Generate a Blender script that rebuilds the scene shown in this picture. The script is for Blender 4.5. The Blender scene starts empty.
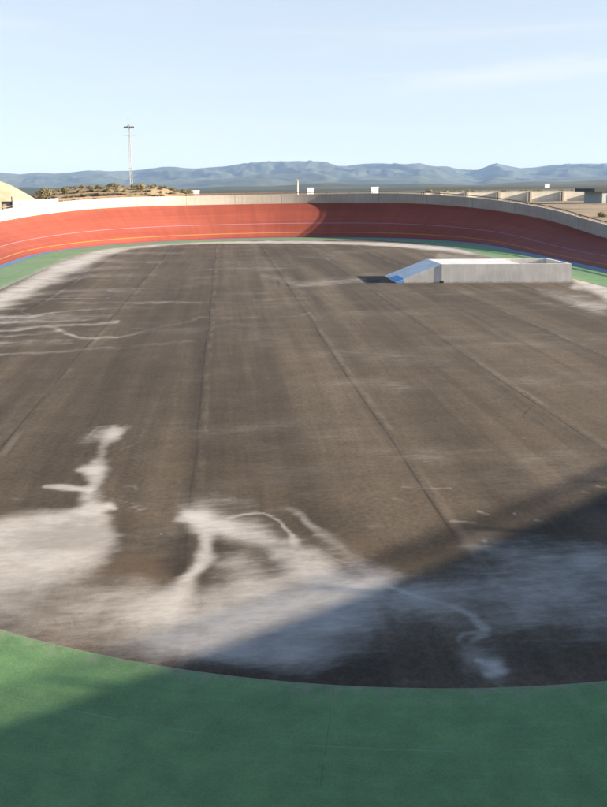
import bpy, bmesh, math, random
import numpy as np
from mathutils import Vector, Matrix, noise as mnoise

random.seed(7); rng = np.random.default_rng(7)
scene = bpy.context.scene
COL = scene.collection

# ------------------------------------------------------------------ camera geometry
F_PX, EYE, PITCH, VX, HY, ROLL = 800.0, 6.0, math.radians(8), 224.5, 187.2, -0.0148
YAW = math.atan((303.5 - VX) / F_PX)
_fw = np.array([math.sin(YAW)*math.cos(PITCH), math.cos(YAW)*math.cos(PITCH), -math.sin(PITCH)])
_r = np.array([math.cos(YAW), -math.sin(YAW), 0.0])
_u = np.cross(_r, _fw)
CY = HY + F_PX*math.tan(PITCH)
_rr = _r*math.cos(ROLL) + _u*math.sin(ROLL)
_uu = _u*math.cos(ROLL) - _r*math.sin(ROLL)

def ray(px, py):
    return _fw*F_PX + _rr*(px-303.5) - _uu*(py-CY)
def at(px, py, Y):
    """world point at distance Y (world y) seen in that direction"""
    d = ray(px, py); t = Y/d[1]
    return Vector((d[0]*t, Y, EYE + d[2]*t))
def on(px, py, z=0.0):
    d = ray(px, py); t = (EYE - z)/-d[2]
    return Vector((d[0]*t, d[1]*t, z))
def to_px(x, y, z=0.0):
    dx, dy, dz = x, y, z-EYE
    w = dx*_fw[0] + dy*_fw[1] + dz*_fw[2]
    return (303.5 + F_PX*(dx*_rr[0]+dy*_rr[1]+dz*_rr[2])/w,
            CY - F_PX*(dx*_uu[0]+dy*_uu[1]+dz*_uu[2])/w)

cam = bpy.data.cameras.new('camera')
cam_ob = bpy.data.objects.new('camera', cam); COL.objects.link(cam_ob)
cam.sensor_fit = 'HORIZONTAL'; cam.sensor_width = 36.0
cam.lens = F_PX/607.0*36.0
cam.shift_y = -(403.5 - CY)/607.0
cam.clip_start = 0.1; cam.clip_end = 60000
m = Matrix.Identity(4)
for i in range(3):
    m[i][0] = _rr[i]; m[i][1] = _uu[i]; m[i][2] = -_fw[i]
m[0][3] = 0; m[1][3] = 0; m[2][3] = EYE
cam_ob.matrix_world = m
scene.camera = cam_ob

# ------------------------------------------------------------------ node helpers
class N:
    def __init__(s, name):
        s.mat = bpy.data.materials.new(name); s.mat.use_nodes = True
        s.t = s.mat.node_tree; s.t.nodes.clear()
        s.out = s.t.nodes.new('ShaderNodeOutputMaterial')
        s.b = s.t.nodes.new('ShaderNodeBsdfPrincipled')
        s.t.links.new(s.b.outputs[0], s.out.inputs[0])
        s.b.inputs['Roughness'].default_value = 0.85
        s.b.inputs['Specular IOR Level'].default_value = 0.25
    def node(s, typ, **kw):
        n = s.t.nodes.new(typ)
        for k, v in kw.items(): setattr(n, k, v)
        return n
    def put(s, sock, v):
        if v is None: return
        if hasattr(v, 'is_linked') or hasattr(v, 'links'): s.t.links.new(v, sock)
        elif isinstance(v, (tuple, list)):
            sock.default_value = tuple(v) + ((1.0,) if len(v) == 3 and len(sock.default_value) == 4 else ())
        else: sock.default_value = v
    def pos(s):
        return s.node('ShaderNodeNewGeometry').outputs['Position']
    def uv(s):
        return s.node('ShaderNodeUVMap', uv_map='UVMap').outputs[0]
    def attr(s, name):
        return s.node('ShaderNodeAttribute', attribute_name=name).outputs['Fac']
    def scale(s, v, sc, loc=(0, 0, 0), rot=(0, 0, 0)):
        n = s.node('ShaderNodeMapping'); s.put(n.inputs[0], v)
        n.inputs['Scale'].default_value = sc; n.inputs['Location'].default_value = loc
        n.inputs['Rotation'].default_value = rot
        return n.outputs[0]
    def noise(s, v, scale, detail=4, rough=.55, dist=0.0):
        n = s.node('ShaderNodeTexNoise'); s.put(n.inputs['Vector'], v)
        n.inputs['Scale'].default_value = scale; n.inputs['Detail'].default_value = detail
        n.inputs['Roughness'].default_value = rough; n.inputs['Distortion'].default_value = dist
        return n.outputs['Fac']
    def math(s, op, a, b=None, c=None, clamp=False):
        n = s.node('ShaderNodeMath', operation=op, use_clamp=clamp)
        s.put(n.inputs[0], a); s.put(n.inputs[1], b)
        if c is not None: s.put(n.inputs[2], c)
        return n.outputs[0]
    def ramp(s, v, a, b, lo=0.0, hi=1.0):
        n = s.node('ShaderNodeMapRange', interpolation_type='SMOOTHSTEP'); s.put(n.inputs[0], v)
        for i, q in enumerate((a, b, lo, hi)): n.inputs[i+1].default_value = q
        return n.outputs[0]
    def sep(s, v):
        n = s.node('ShaderNodeSeparateXYZ'); s.put(n.inputs[0], v); return n.outputs
    def mix(s, f, a, b, mode='MIX'):
        n = s.node('ShaderNodeMix', data_type='RGBA', blend_type=mode)
        s.put(n.inputs[0], f); s.put(n.inputs[6], a); s.put(n.inputs[7], b)
        return n.outputs[2]
    def gray(s, v):
        n = s.node('ShaderNodeCombineColor')
        for i in range(3): s.put(n.inputs[i], v)
        return n.outputs[0]
    def mul(s, col, v):
        return s.mix(1.0, col, s.gray(v), 'MULTIPLY')
    def band(s, v, centre, half, soft):
        """1 within half of centre, falling to 0 over soft"""
        d = s.math('ABSOLUTE', s.math('SUBTRACT', v, centre))
        return s.ramp(d, half, half+soft, 1.0, 0.0)
    def color(s, c): s.put(s.b.inputs['Base Color'], c)
    def bump(s, h, strength=.3, dist=.02):
        n = s.node('ShaderNodeBump'); n.inputs['Strength'].default_value = strength
        n.inputs['Distance'].default_value = dist; s.put(n.inputs['Height'], h)
        s.t.links.new(n.outputs[0], s.b.inputs['Normal'])

def simple(name, col, var=.25, sc=3.0, rough=.8, metal=0.0):
    n = N(name); k = n.noise(n.pos(), sc, 5)
    n.color(n.mul(col, n.ramp(k, .25, .75, 1-var, 1+var)))
    n.b.inputs['Roughness'].default_value = rough; n.b.inputs['Metallic'].default_value = metal
    return n.mat

# ------------------------------------------------------------------ materials
def mat_asphalt():
    n = N('worn_asphalt'); P = n.pos(); x, y, z = n.sep(P)
    # slightly wandering seams between the paver lanes
    wob = n.math('MULTIPLY', n.math('SUBTRACT', n.noise(n.scale(P, (.02, .06, 1)), 1.0, 3), .5), .5)
    xw = n.math('ADD', x, wob)
    ph = n.math('ADD', n.math('DIVIDE', n.math('ADD', xw, .78), 4.62), 50.0)
    lane = n.math('FLOOR', ph)
    wn = n.node('ShaderNodeTexWhiteNoise', noise_dimensions='1D'); n.put(wn.inputs['W'], lane)
    fr = n.math('SUBTRACT', ph, n.math('ROUND', ph))
    seam_d = n.math('MULTIPLY', n.math('ABSOLUTE', fr), 4.62)
    seam = n.ramp(seam_d, .008, .045, 1, 0)
    pale = n.band(n.math('MULTIPLY', fr, 4.62), .16, .03, .12)
    seam_soft = n.ramp(seam_d, .0, .32, 1, 0)
    # streaks running with the paver
    st = n.noise(n.scale(P, (1.1, .05, 1), (0, 0, 0), (0, 0, .012)), 1.0, 6, .62, .5)
    st2 = n.noise(n.scale(P, (.45, .02, 1), (7, 3, 0)), 1.0, 4, .6)
    cross = n.noise(n.scale(P, (.22, 1.3, 1), (3, 9, 0), (0, 0, .09)), 1.0, 8, .72, .7)
    big = n.noise(P, .12, 5, .6)
    mid = n.noise(P, 1.1, 6, .65)
    fine = n.noise(P, 55.0, 3, .8)
    base = n.mix(n.ramp(big, .3, .7), (.068, .051, .034), (.084, .064, .043))
    v = n.ramp(st, .3, .7, .86, 1.16)
    v = n.math('MULTIPLY', v, n.ramp(st2, .36, .64, .76, 1.24))
    v = n.math('MULTIPLY', v, n.ramp(cross, .3, .72, .94, 1.07))
    v = n.math('MULTIPLY', v, n.ramp(mid, .3, .75, .88, 1.12))
    v = n.math('MULTIPLY', v, n.ramp(n.noise(P, 9, 6, .75), .32, .68, .78, 1.24))
    v = n.math('MULTIPLY', v, n.ramp(fine, .3, .7, .68, 1.32))
    st3 = n.noise(n.scale(P, (5.0, .09, 1), (2, 0, 0), (0, 0, -.01)), 1.0, 5, .7)
    v = n.math('MULTIPLY', v, n.ramp(st3, .3, .7, .94, 1.07))
    v = n.math('MULTIPLY', v, n.math('ADD', n.math('MULTIPLY', wn.outputs[0], .10), .95))
    v = n.math('MULTIPLY', v, n.math('SUBTRACT', 1.0, n.math('MULTIPLY', seam_soft, .15)))
    c = n.mul(base, v)
    seam = n.math('MULTIPLY', seam, n.ramp(y, 10.5, 15.0, .15, 1.0))
    seam_k = n.math('MULTIPLY', seam, n.ramp(n.noise(n.scale(P, (1, .3, 1)), 1.3, 3), .35, .6, .15, .75))
    c = n.mix(n.math('MULTIPLY', pale, n.ramp(n.noise(n.scale(P, (1, .25, 1), (5, 5, 0)), 1.6, 5, .7), .42, .68, 0, .38)), c, (.21, .17, .125))
    c = n.mix(seam_k, c, (.024, .02, .017))
    # rust-brown mud film
    mud = n.math('MULTIPLY', n.attr('mud'), n.ramp(mid, .35, .65, .4, 1))
    c = n.mix(mud, c, (.094, .062, .034))
    # damp dark tarry patches, and the ramp's shadow painted in left of its toe
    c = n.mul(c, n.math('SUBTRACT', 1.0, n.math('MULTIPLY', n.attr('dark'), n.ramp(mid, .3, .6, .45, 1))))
    # dust stains: drawn strokes give how much has settled, noise decides where it clings
    d = n.attr('dust')
    b1 = n.ramp(n.noise(n.scale(P, (.8, 1, 1), (4, 1, 0)), 1.5, 9, .66, .8), .3, .7)
    b2 = n.ramp(n.noise(n.scale(P, (.45, 2.2, 1), (0, 0, 0), (0, 0, .15)), 2.6, 8, .72, .3), .3, .7)
    nn = n.math('ADD', n.math('MULTIPLY', b1, .55), n.math('MULTIPLY', b2, .45))
    th = n.math('SUBTRACT', n.math('ADD', n.math('MULTIPLY', d, 1.5), n.math('MULTIPLY', nn, .9)), .95)
    th = n.ramp(th, -.42, .85, 0, 1)
    th = n.math('MULTIPLY', th, n.ramp(d, .0, .12, 0, 1))
    dd = n.math('ADD', n.math('MULTIPLY', th, .55), n.math('MULTIPLY', n.math('POWER', d, 1.4), .45))
    dd = n.math('MULTIPLY', dd, n.ramp(n.noise(n.scale(P, (.5, 1.6, 1)), 6.0, 5, .7), .3, .7, .82, 1.0))
    dd = n.math('MULTIPLY', dd, n.ramp(fine, .2, .8, .82, 1.0))
    dd = n.math('MULTIPLY', dd, n.ramp(n.noise(n.scale(P, (.6, 1, 1), (1, 8, 0)), .9, 6, .65), .33, .62, .62, 1.0))
    film = n.math('MULTIPLY', n.ramp(n.noise(n.scale(P, (.6, 1, 1), (9, 5, 0)), .22, 7, .62), .5, .75), n.math('MULTIPLY', b2, .22))
    dd = n.math('MAXIMUM', dd, film)
    agg = n.ramp(n.noise(P, 30, 2, .6), .66, .74, 0, .35)
    c = n.mix(n.math('MULTIPLY', agg, n.ramp(n.noise(P, .7, 4), .4, .6, .3, 1)), c, (.20, .175, .145))
    # hairline cracks
    ck = n.node('ShaderNodeTexVoronoi', feature='DISTANCE_TO_EDGE'); ck.inputs['Scale'].default_value = .23
    wv = n.node('ShaderNodeVectorMath', operation='MULTIPLY_ADD'); nt = n.node('ShaderNodeTexNoise'); nt.inputs['Scale'].default_value = .9; nt.inputs['Detail'].default_value = 6
    n.put(nt.inputs['Vector'], P); n.put(wv.inputs[0], nt.outputs['Color']); wv.inputs[1].default_value = (1.6, 1.6, 0); n.put(wv.inputs[2], P)
    n.put(ck.inputs['Vector'], wv.outputs[0])
    ckm = n.math('MULTIPLY', n.ramp(ck.outputs['Distance'], .0015, .005, 1, 0), n.ramp(n.noise(P, .16, 4, .6), .52, .62, 0, .55))
    c = n.mix(ckm, c, (.028, .023, .019))
    # sparse pale specks and scuffs everywhere
    sp = n.ramp(n.noise(n.scale(P, (.6, 2.4, 1), (11, 2, 0)), 1.6, 8, .75), .63, .78, 0, .35)
    dd = n.math('MAXIMUM', dd, sp)
    vor = n.node('ShaderNodeTexVoronoi'); n.put(vor.inputs['Vector'], P); vor.inputs['Scale'].default_value = 1.1
    peb = n.math('MULTIPLY', n.ramp(vor.outputs['Distance'], .018, .04, 1, 0), n.ramp(n.noise(P, .5, 2), .5, .6))
    dd = n.math('MAXIMUM', dd, n.math('MULTIPLY', peb, .6))
    c = n.mix(dd, c, n.mix(n.ramp(big, .3, .7), (.52, .475, .415), (.58, .54, .485)))
    n.color(c); n.b.inputs['Roughness'].default_value = .9
    n.bump(n.math('ADD', n.math('MULTIPLY', fine, .7), n.math('MULTIPLY', mid, .8)), .35, .01)
    return n.mat

def mat_band(name, col, col2, dusty):
    n = N(name); P = n.pos(); uv = n.uv(); U, V, _ = n.sep(uv)
    big = n.noise(P, .5, 5, .6); mid = n.noise(P, 2.4, 6, .6); fine = n.noise(P, 45, 3)
    sc = n.noise(n.scale(uv, (.25, 5, 1)), 1.0, 6, .65)
    c = n.mix(n.ramp(big, .3, .7), col, col2)
    v = n.math('MULTIPLY', n.ramp(mid, .3, .7, .88, 1.11), n.ramp(fine, .2, .8, .86, 1.14))
    v = n.math('MULTIPLY', v, n.ramp(sc, .3, .75, .94, 1.07))
    c = n.mul(c, v)
    # hairline cracks and slab joints
    j = n.math('ABSOLUTE', n.math('SUBTRACT', n.math('DIVIDE', U, 6.1), n.math('ROUND', n.math('DIVIDE', U, 6.1))))
    j = n.ramp(n.math('ADD', n.math('MULTIPLY', j, 6.1), n.math('MULTIPLY', n.math('SUBTRACT', n.noise(P, 1.2, 3), .5), .12)), .003, .012, .3, 0)
    c = n.mix(j, c, (.03, .06, .045))
    cr = n.node('ShaderNodeTexVoronoi', feature='DISTANCE_TO_EDGE'); n.put(cr.inputs['Vector'], n.scale(P, (1, 1, 1)))
    cr.inputs['Scale'].default_value = .22
    # scuffs
    scf = n.math('MAXIMUM', n.ramp(n.noise(n.scale(P, (.7, 3.5, 1), (0, 0, 0), (0, 0, .5)), 1.2, 8, .75), .60, .74, 0, .4), n.ramp(n.noise(n.scale(P, (3.8, .4, 1), (4, 0, 0), (0, 0, -.7)), 1.3, 8, .75), .62, .76, 0, .35))
    slab = n.math('MULTIPLY', n.band(n.math('ADD', V, n.math('MULTIPLY', n.math('SUBTRACT', n.noise(P, 1.5, 4), .5), .05)), 3.45, .004, .012), n.ramp(n.noise(P, 1.1, 4, .7), .45, .6, 0, .5))
    c = n.mix(slab, c, (.22, .27, .20))
    stn = n.ramp(n.noise(P, .9, 7, .7), .55, .7, 0, .3)
    c = n.mix(stn, c, (.075, .13, .075))
    c = n.mix(scf, c, (.20, .27, .20))
    # chalky dust settling, thicker towards the asphalt
    edge = n.ramp(V, 3.6, 4.9, 0.0, 1.0)
    ds = n.math('MULTIPLY', n.attr('dust'), n.math('ADD', .25, n.math('MULTIPLY', edge, .9)))
    ds = n.math('MULTIPLY', ds, n.ramp(mid, .25, .6, .5, 1.1), clamp=True)
    c = n.mix(ds, c, (.34, .31, .26))
    # ragged bare lip where the paint ends
    lip = n.ramp(n.math('ADD', V, n.math('MULTIPLY', n.math('SUBTRACT', n.noise(P, 3.5, 5, .7), .5), .22)), 4.47, 4.53, 0, .55)
    if dusty: c = n.mix(lip, c, (.20, .17, .135))
    gr = n.math('MULTIPLY', n.ramp(V, 4.1, 4.55, 0, .55), n.ramp(n.noise(P, 4, 6, .75), .42, .66))
    c = n.mix(gr, c, (.27, .24, .19))
    n.color(c); n.b.inputs['Roughness'].default_value = .7
    n.bump(n.math('ADD', fine, n.math('MULTIPLY', mid, 2.0)), .25, .008)
    return n.mat

def mat_track():
    n = N('red_track_paint'); uv = n.uv(); U, V, _ = n.sep(uv); P = n.pos()
    big = n.noise(n.scale(uv, (.1, .4, 1)), 1.0, 5, .6)
    st = n.noise(n.scale(uv, (1.2, .10, 1)), 1.0, 6, .65)
    ln = n.noise(n.scale(uv, (.05, 4.0, 1)), 1.0, 5, .6)
    c = n.mix(n.ramp(big, .3, .7), (.215, .048, .029), (.255, .063, .040))
    v = n.math('MULTIPLY', n.ramp(st, .3, .7, .90, 1.09), n.ramp(ln, .3, .7, .91, 1.09))
    c = n.mul(c, v)
    # slab joints up the bank
    q = n.math('DIVIDE', U, 5.0)
    j = n.ramp(n.math('MULTIPLY', n.math('ABSOLUTE', n.math('SUBTRACT', q, n.math('ROUND', q))), 5.0), .015, .05, .3, 0)
    c = n.mix(j, c, (.16, .035, .025))
    c = n.mix(n.math('MULTIPLY', n.band(V, .12, .12, .02), .55), c, (.21, .028, .028))
    c = n.mix(n.math('MULTIPLY', n.band(V, .92, .055, .02), .6), c, (.50, .22, .04))       # sprinters' line
    c = n.mix(n.math('MULTIPLY', n.band(V, 2.75, .045, .02), .5), c, (.33, .24, .31))       # stayers' line
    n.color(c); n.b.inputs['Roughness'].default_value = .75
    return n.mat

def mat_wall():
    n = N('pale_concrete'); uv = n.uv(); U, V, _ = n.sep(uv); P = n.pos()
    big = n.noise(n.scale(uv, (.25, .6, 1)), 1.0, 5, .6)
    drip = n.noise(n.scale(uv, (3.5, .25, 1)), 1.0, 6, .7)
    c = n.mix(n.ramp(big, .3, .7), (.315, .285, .24), (.385, .35, .30))
    c = n.mul(c, n.ramp(drip, .3, .72, .88, 1.06))
    q = n.math('DIVIDE', U, 5.0)
    j = n.ramp(n.math('MULTIPLY', n.math('ABSOLUTE', n.math('SUBTRACT', q, n.math('ROUND', q))), 5.0), .015, .045, .65, 0)
    c = n.mix(j, c, (.13, .12, .11))
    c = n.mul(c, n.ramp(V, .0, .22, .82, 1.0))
    n.color(c); n.b.inputs['Roughness'].default_value = .9
    return n.mat

def mat_sand(name='sandy_ground', c1=(.31, .23, .15), c2=(.23, .17, .11), veg=0.0):
    n = N(name); P = n.pos()
    big = n.noise(P, .035, 6, .65); mid = n.noise(P, .4, 6, .6)
    far = n.noise(P, .0016, 5, .7)
    c = n.mix(n.ramp(big, .35, .65), c1, c2)
    c = n.mul(c, n.ramp(mid, .3, .7, .85, 1.15))
    if veg:
        k = n.math('MULTIPLY', n.ramp(n.noise(P, .11, 7, .7), .52, .62), veg)
        c = n.mix(k, c, (.085, .08, .04))
        L = n.node('ShaderNodeVectorMath', operation='LENGTH'); n.put(L.inputs[0], P)
        c = n.mix(n.ramp(L.outputs['Value'], 350, 900), c, n.mix(n.ramp(far, .45, .58), (.028, .036, .02), (.055, .052, .032)))
    n.color(c); n.b.inputs['Roughness'].default_value = .95
    return n.mat

def mat_mountain():
    n = N('scrub_mountain'); P = n.pos()
    a = n.noise(P, .0011, 8, .65); b = n.noise(P, .006, 6, .7)
    c = n.mix(n.ramp(a, .42, .6), (.026, .04, .024), (.06, .066, .04))
    c = n.mul(c, n.ramp(b, .3, .7, .7, 1.3))
    n.color(c); n.b.inputs['Roughness'].default_value = 1
    return n.mat

def mat_ramp(name, col):
    n = N(name); P = n.pos()
    a = n.noise(P, .9, 5, .6); b = n.noise(n.scale(P, (2.2, 2.2, .35)), 2.0, 6, .7); f = n.noise(P, 25, 4)
    c = n.mul(col, n.math('MULTIPLY', n.ramp(a, .3, .7, .9, 1.08), n.math('MULTIPLY', n.ramp(b, .3, .7, .9, 1.05), n.ramp(f, .2, .8, .94, 1.06))))
    z = n.sep(P)[2]
    grime = n.ramp(n.math('ADD', z, n.math('MULTIPLY', n.math('SUBTRACT', n.noise(P, 3, 5, .7), .5), .3)), .0, .14, .55, 0)
    c = n.mix(grime, c, (.17, .14, .11))
    n.color(c); return n.mat

def mat_leaf():
    n = N('dry_scrub_leaves'); P = n.pos()
    oi = n.node('ShaderNodeObjectInfo')
    a = n.noise(P, 1.6, 3)
    c = n.mix(n.ramp(a, .35, .65), (.10, .095, .045), (.20, .17, .08))
    c = n.mix(n.math('MULTIPLY', oi.outputs['Random'], .75), c, (.23, .19, .11))
    n.color(c); n.b.inputs['Roughness'].default_value = .9
    return n.mat

M = dict(asphalt=mat_asphalt(),
         green=mat_band('green_court_paint', (.108, .208, .082), (.124, .230, .094), True),
         blue=mat_band('blue_line_paint', (.09, .18, .29), (.11, .21, .31), False),
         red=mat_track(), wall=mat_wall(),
         sand=mat_sand('sandy_ground', veg=.8), hill=mat_sand('yellow_sand', (.38, .29, .19), (.31, .23, .15)),
         moundm=mat_sand('mound_earth', (.33, .25, .16), (.24, .18, .11)),
         mountain=mat_mountain(),
         ramp=mat_ramp('ramp_concrete', (.62, .58, .52)), rampw=mat_ramp('ramp_smooth_top', (.60, .585, .56)), rampi=mat_ramp('ramp_incline_lightened', (.84, .80, .74)),  # incline colour lightened to offset the shade the slope lies in
         rblue=simple('ramp_blue_paint', (.15, .36, .66), .15),
         rail=simple('rusty_rail', (.24, .135, .085), .3, 6),
         white=simple('white_paint', (.78, .77, .74), .06), galv=simple('galvanised_steel', (.30, .295, .285), .12, 3, .6),
         darkm=simple('dark_metal', (.05, .05, .055), .3), darkr=simple('dark_roof', (.06, .065, .07), .3),
         plaster=simple('weathered_plaster', (.60, .56, .46), .12, .6), shedw=simple('grey_render', (.36, .37, .37), .12, .7),
         pillar=simple('pillar_concrete', (.30, .26, .22), .15, 1.5),
         leaf=mat_leaf(), bark=simple('dry_bark', (.12, .09, .06), .2), glass=simple('dark_glass', (.03, .035, .04), .1, 2, .2))

# ------------------------------------------------------------------ object helpers
def tag(o, label=None, cat=None, group=None, kind=None):
    if label: o['label'] = label
    if cat: o['category'] = cat
    if group: o['group'] = group
    if kind: o['kind'] = kind
    return o
def obj(name, verts, faces, mat, parent=None, smooth=False, uvs=None):
    me = bpy.data.meshes.new(name); me.from_pydata([tuple(v) for v in verts], [], faces); me.materials.append(mat)
    if uvs is not None:
        l = me.uv_layers.new(name='UVMap')
        li = np.empty(len(me.loops), dtype=np.int32); me.loops.foreach_get('vertex_index', li)
        l.data.foreach_set('uv', np.asarray(uvs, dtype=np.float32)[li].ravel())
    if smooth: me.polygons.foreach_set('use_smooth', [True]*len(me.polygons))
    me.update()
    o = bpy.data.objects.new(name, me); COL.objects.link(o)
    if parent: o.parent = parent
    return o
def empty(name, loc, rz=0.0):
    o = bpy.data.objects.new(name, None); COL.objects.link(o); o.location = loc; o.rotation_euler = (0, 0, rz)
    o.empty_display_size = .3
    return o
def box_data(x0, x1, y0, y1, z0, z1):
    v = [(x, y, z) for z in (z0, z1) for y in (y0, y1) for x in (x0, x1)]
    f = [(0, 2, 3, 1), (4, 5, 7, 6), (0, 1, 5, 4), (2, 6, 7, 3), (0, 4, 6, 2), (1, 3, 7, 5)]
    return v, f
def join(*parts):
    V, Fc = [], []
    for v, f in parts:
        o = len(V); V += list(v); Fc += [tuple(i+o for i in q) for q in f]
    return V, Fc
def tube(pts, radii, n=8, cap=True):
    V, Fc = [], []; pts = [Vector(p) for p in pts]
    if not hasattr(radii, '__len__'): radii = [radii]*len(pts)
    for i, p in enumerate(pts):
        d = (pts[min(i+1, len(pts)-1)] - pts[max(i-1, 0)]).normalized()
        a = d.cross(Vector((0, 0, 1)))
        if a.length < .05: a = d.cross(Vector((0, 1, 0)))
        a.normalize(); b = d.cross(a)
        for k in range(n):
            t = 2*math.pi*k/n
            V.append(p + (a*math.cos(t) + b*math.sin(t))*radii[i])
    for i in range(len(pts)-1):
        for k in range(n):
            Fc.append((i*n+k, i*n+(k+1) % n, (i+1)*n+(k+1) % n, (i+1)*n+k))
    if cap:
        Fc.append(tuple(range(n))); Fc.append(tuple(range((len(pts)-1)*n, len(pts)*n))[::-1])
    return V, Fc

# ------------------------------------------------------------------ the oval
CX, A_, FAR_B, FAR_C, FAR_N = 4.10, 22.47, 22.65, 74.39, 2.13
NB, NC, NN = 28.6, 32.64, 2.0
def oval():
    P = []
    for k in range(240):                       # near apex -> right -> far apex -> left
        t = -math.pi/2 + math.pi/2*k/240
        P.append((CX + A_*abs(math.cos(t))**(2/NN), NC - NB*abs(math.sin(t))**(2/NN)))
    for k in range(60): P.append((CX + A_, NC + (FAR_C-NC)*k/60))
    for k in range(480):
        t = math.pi*k/480; c, s = math.cos(t), math.sin(t)
        P.append((CX + A_*math.copysign(abs(c)**(2/FAR_N), c), FAR_C + FAR_B*abs(s)**(2/FAR_N)))
    for k in range(60): P.append((CX - A_, FAR_C + (NC-FAR_C)*k/60))
    for k in range(240):
        t = math.pi + math.pi/2*k/240
        P.append((CX - A_*abs(math.cos(t))**(2/NN), NC - NB*abs(math.sin(t))**(2/NN)))
    P = np.array(P + [P[0]])
    s = np.concatenate([[0], np.cumsum(np.hypot(*np.diff(P, axis=0).T))])
    n = 600
    ss = np.linspace(0, s[-1], n+1)[:-1]
    return np.c_[np.interp(ss, s, P[:, 0]), np.interp(ss, s, P[:, 1])], s[-1]
BASE, LEN = oval(); NO = len(BASE); DS = LEN/NO
tan = np.roll(BASE, -1, 0) - np.roll(BASE, 1, 0)
for _ in range(6): tan = (np.roll(tan, 1, 0) + 2*tan + np.roll(tan, -1, 0))/4
tan /= np.linalg.norm(tan, axis=1)[:, None]
NRM = np.c_[tan[:, 1], -tan[:, 0]]                       # outward
S = np.arange(NO)*DS
d_far = np.abs(S - LEN/2); d_near = np.minimum(S, LEN - S)
def prof(d, s0=11.6, L=38.1):
    q = np.clip((d - s0)/L, 0, 1); return 1 - q*q*(3-2*q)
BETA = 0.137 + np.maximum((0.617-0.137)*prof(d_far), (0.68-0.137)*prof(d_near, 6.0, 38.0))
WID, HW, WT = 6.84, 1.17, 0.34
TOPX = BASE + NRM*(WID*np.cos(BETA))[:, None]; TOPZ = WID*np.sin(BETA)

def strip(name, rows, zs, vs, mat, **kw):
    """closed ring from rows of plan points; vs = v coordinate per row"""
    n = NO; V, UV = [], []
    for R, Z, v in zip(rows, zs, vs):
        Z = np.broadcast_to(Z, (n,)); v = np.broadcast_to(v, (n,))
        for i in range(n+1):
            k = i % n; V.append((R[k][0], R[k][1], Z[k])); UV.append((i*DS, v[k]))
    Fc = [(j*(n+1)+i, j*(n+1)+i+1, (j+1)*(n+1)+i+1, (j+1)*(n+1)+i) for j in range(len(rows)-1) for i in range(n)]
    return obj(name, V, Fc, mat, uvs=UV, **kw)
def off(d): return BASE + NRM*d

# red banked track (slope measured along the bank as v); flips to face inward/up
vv = np.linspace(0, WID, 9)
tr = strip('banked_track', [BASE + NRM*(v*np.cos(BETA))[:, None] for v in vv[::-1]], [v*np.sin(BETA) + .012 for v in vv[::-1]], vv[::-1], M['red'], smooth=True)
tag(tr, kind='structure')
bl = strip('blue_border', [off(-d) for d in (-.05, .4, .85)], [.012]*3, [-.05, .4, .85], M['blue']); tag(bl, kind='structure')
GW = 4.5
gr_rows = np.linspace(.85, GW+.03, 12)
gb = strip('green_apron', [off(-d) for d in gr_rows], [.008]*12, gr_rows, M['green']); tag(gb, kind='structure')

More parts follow.
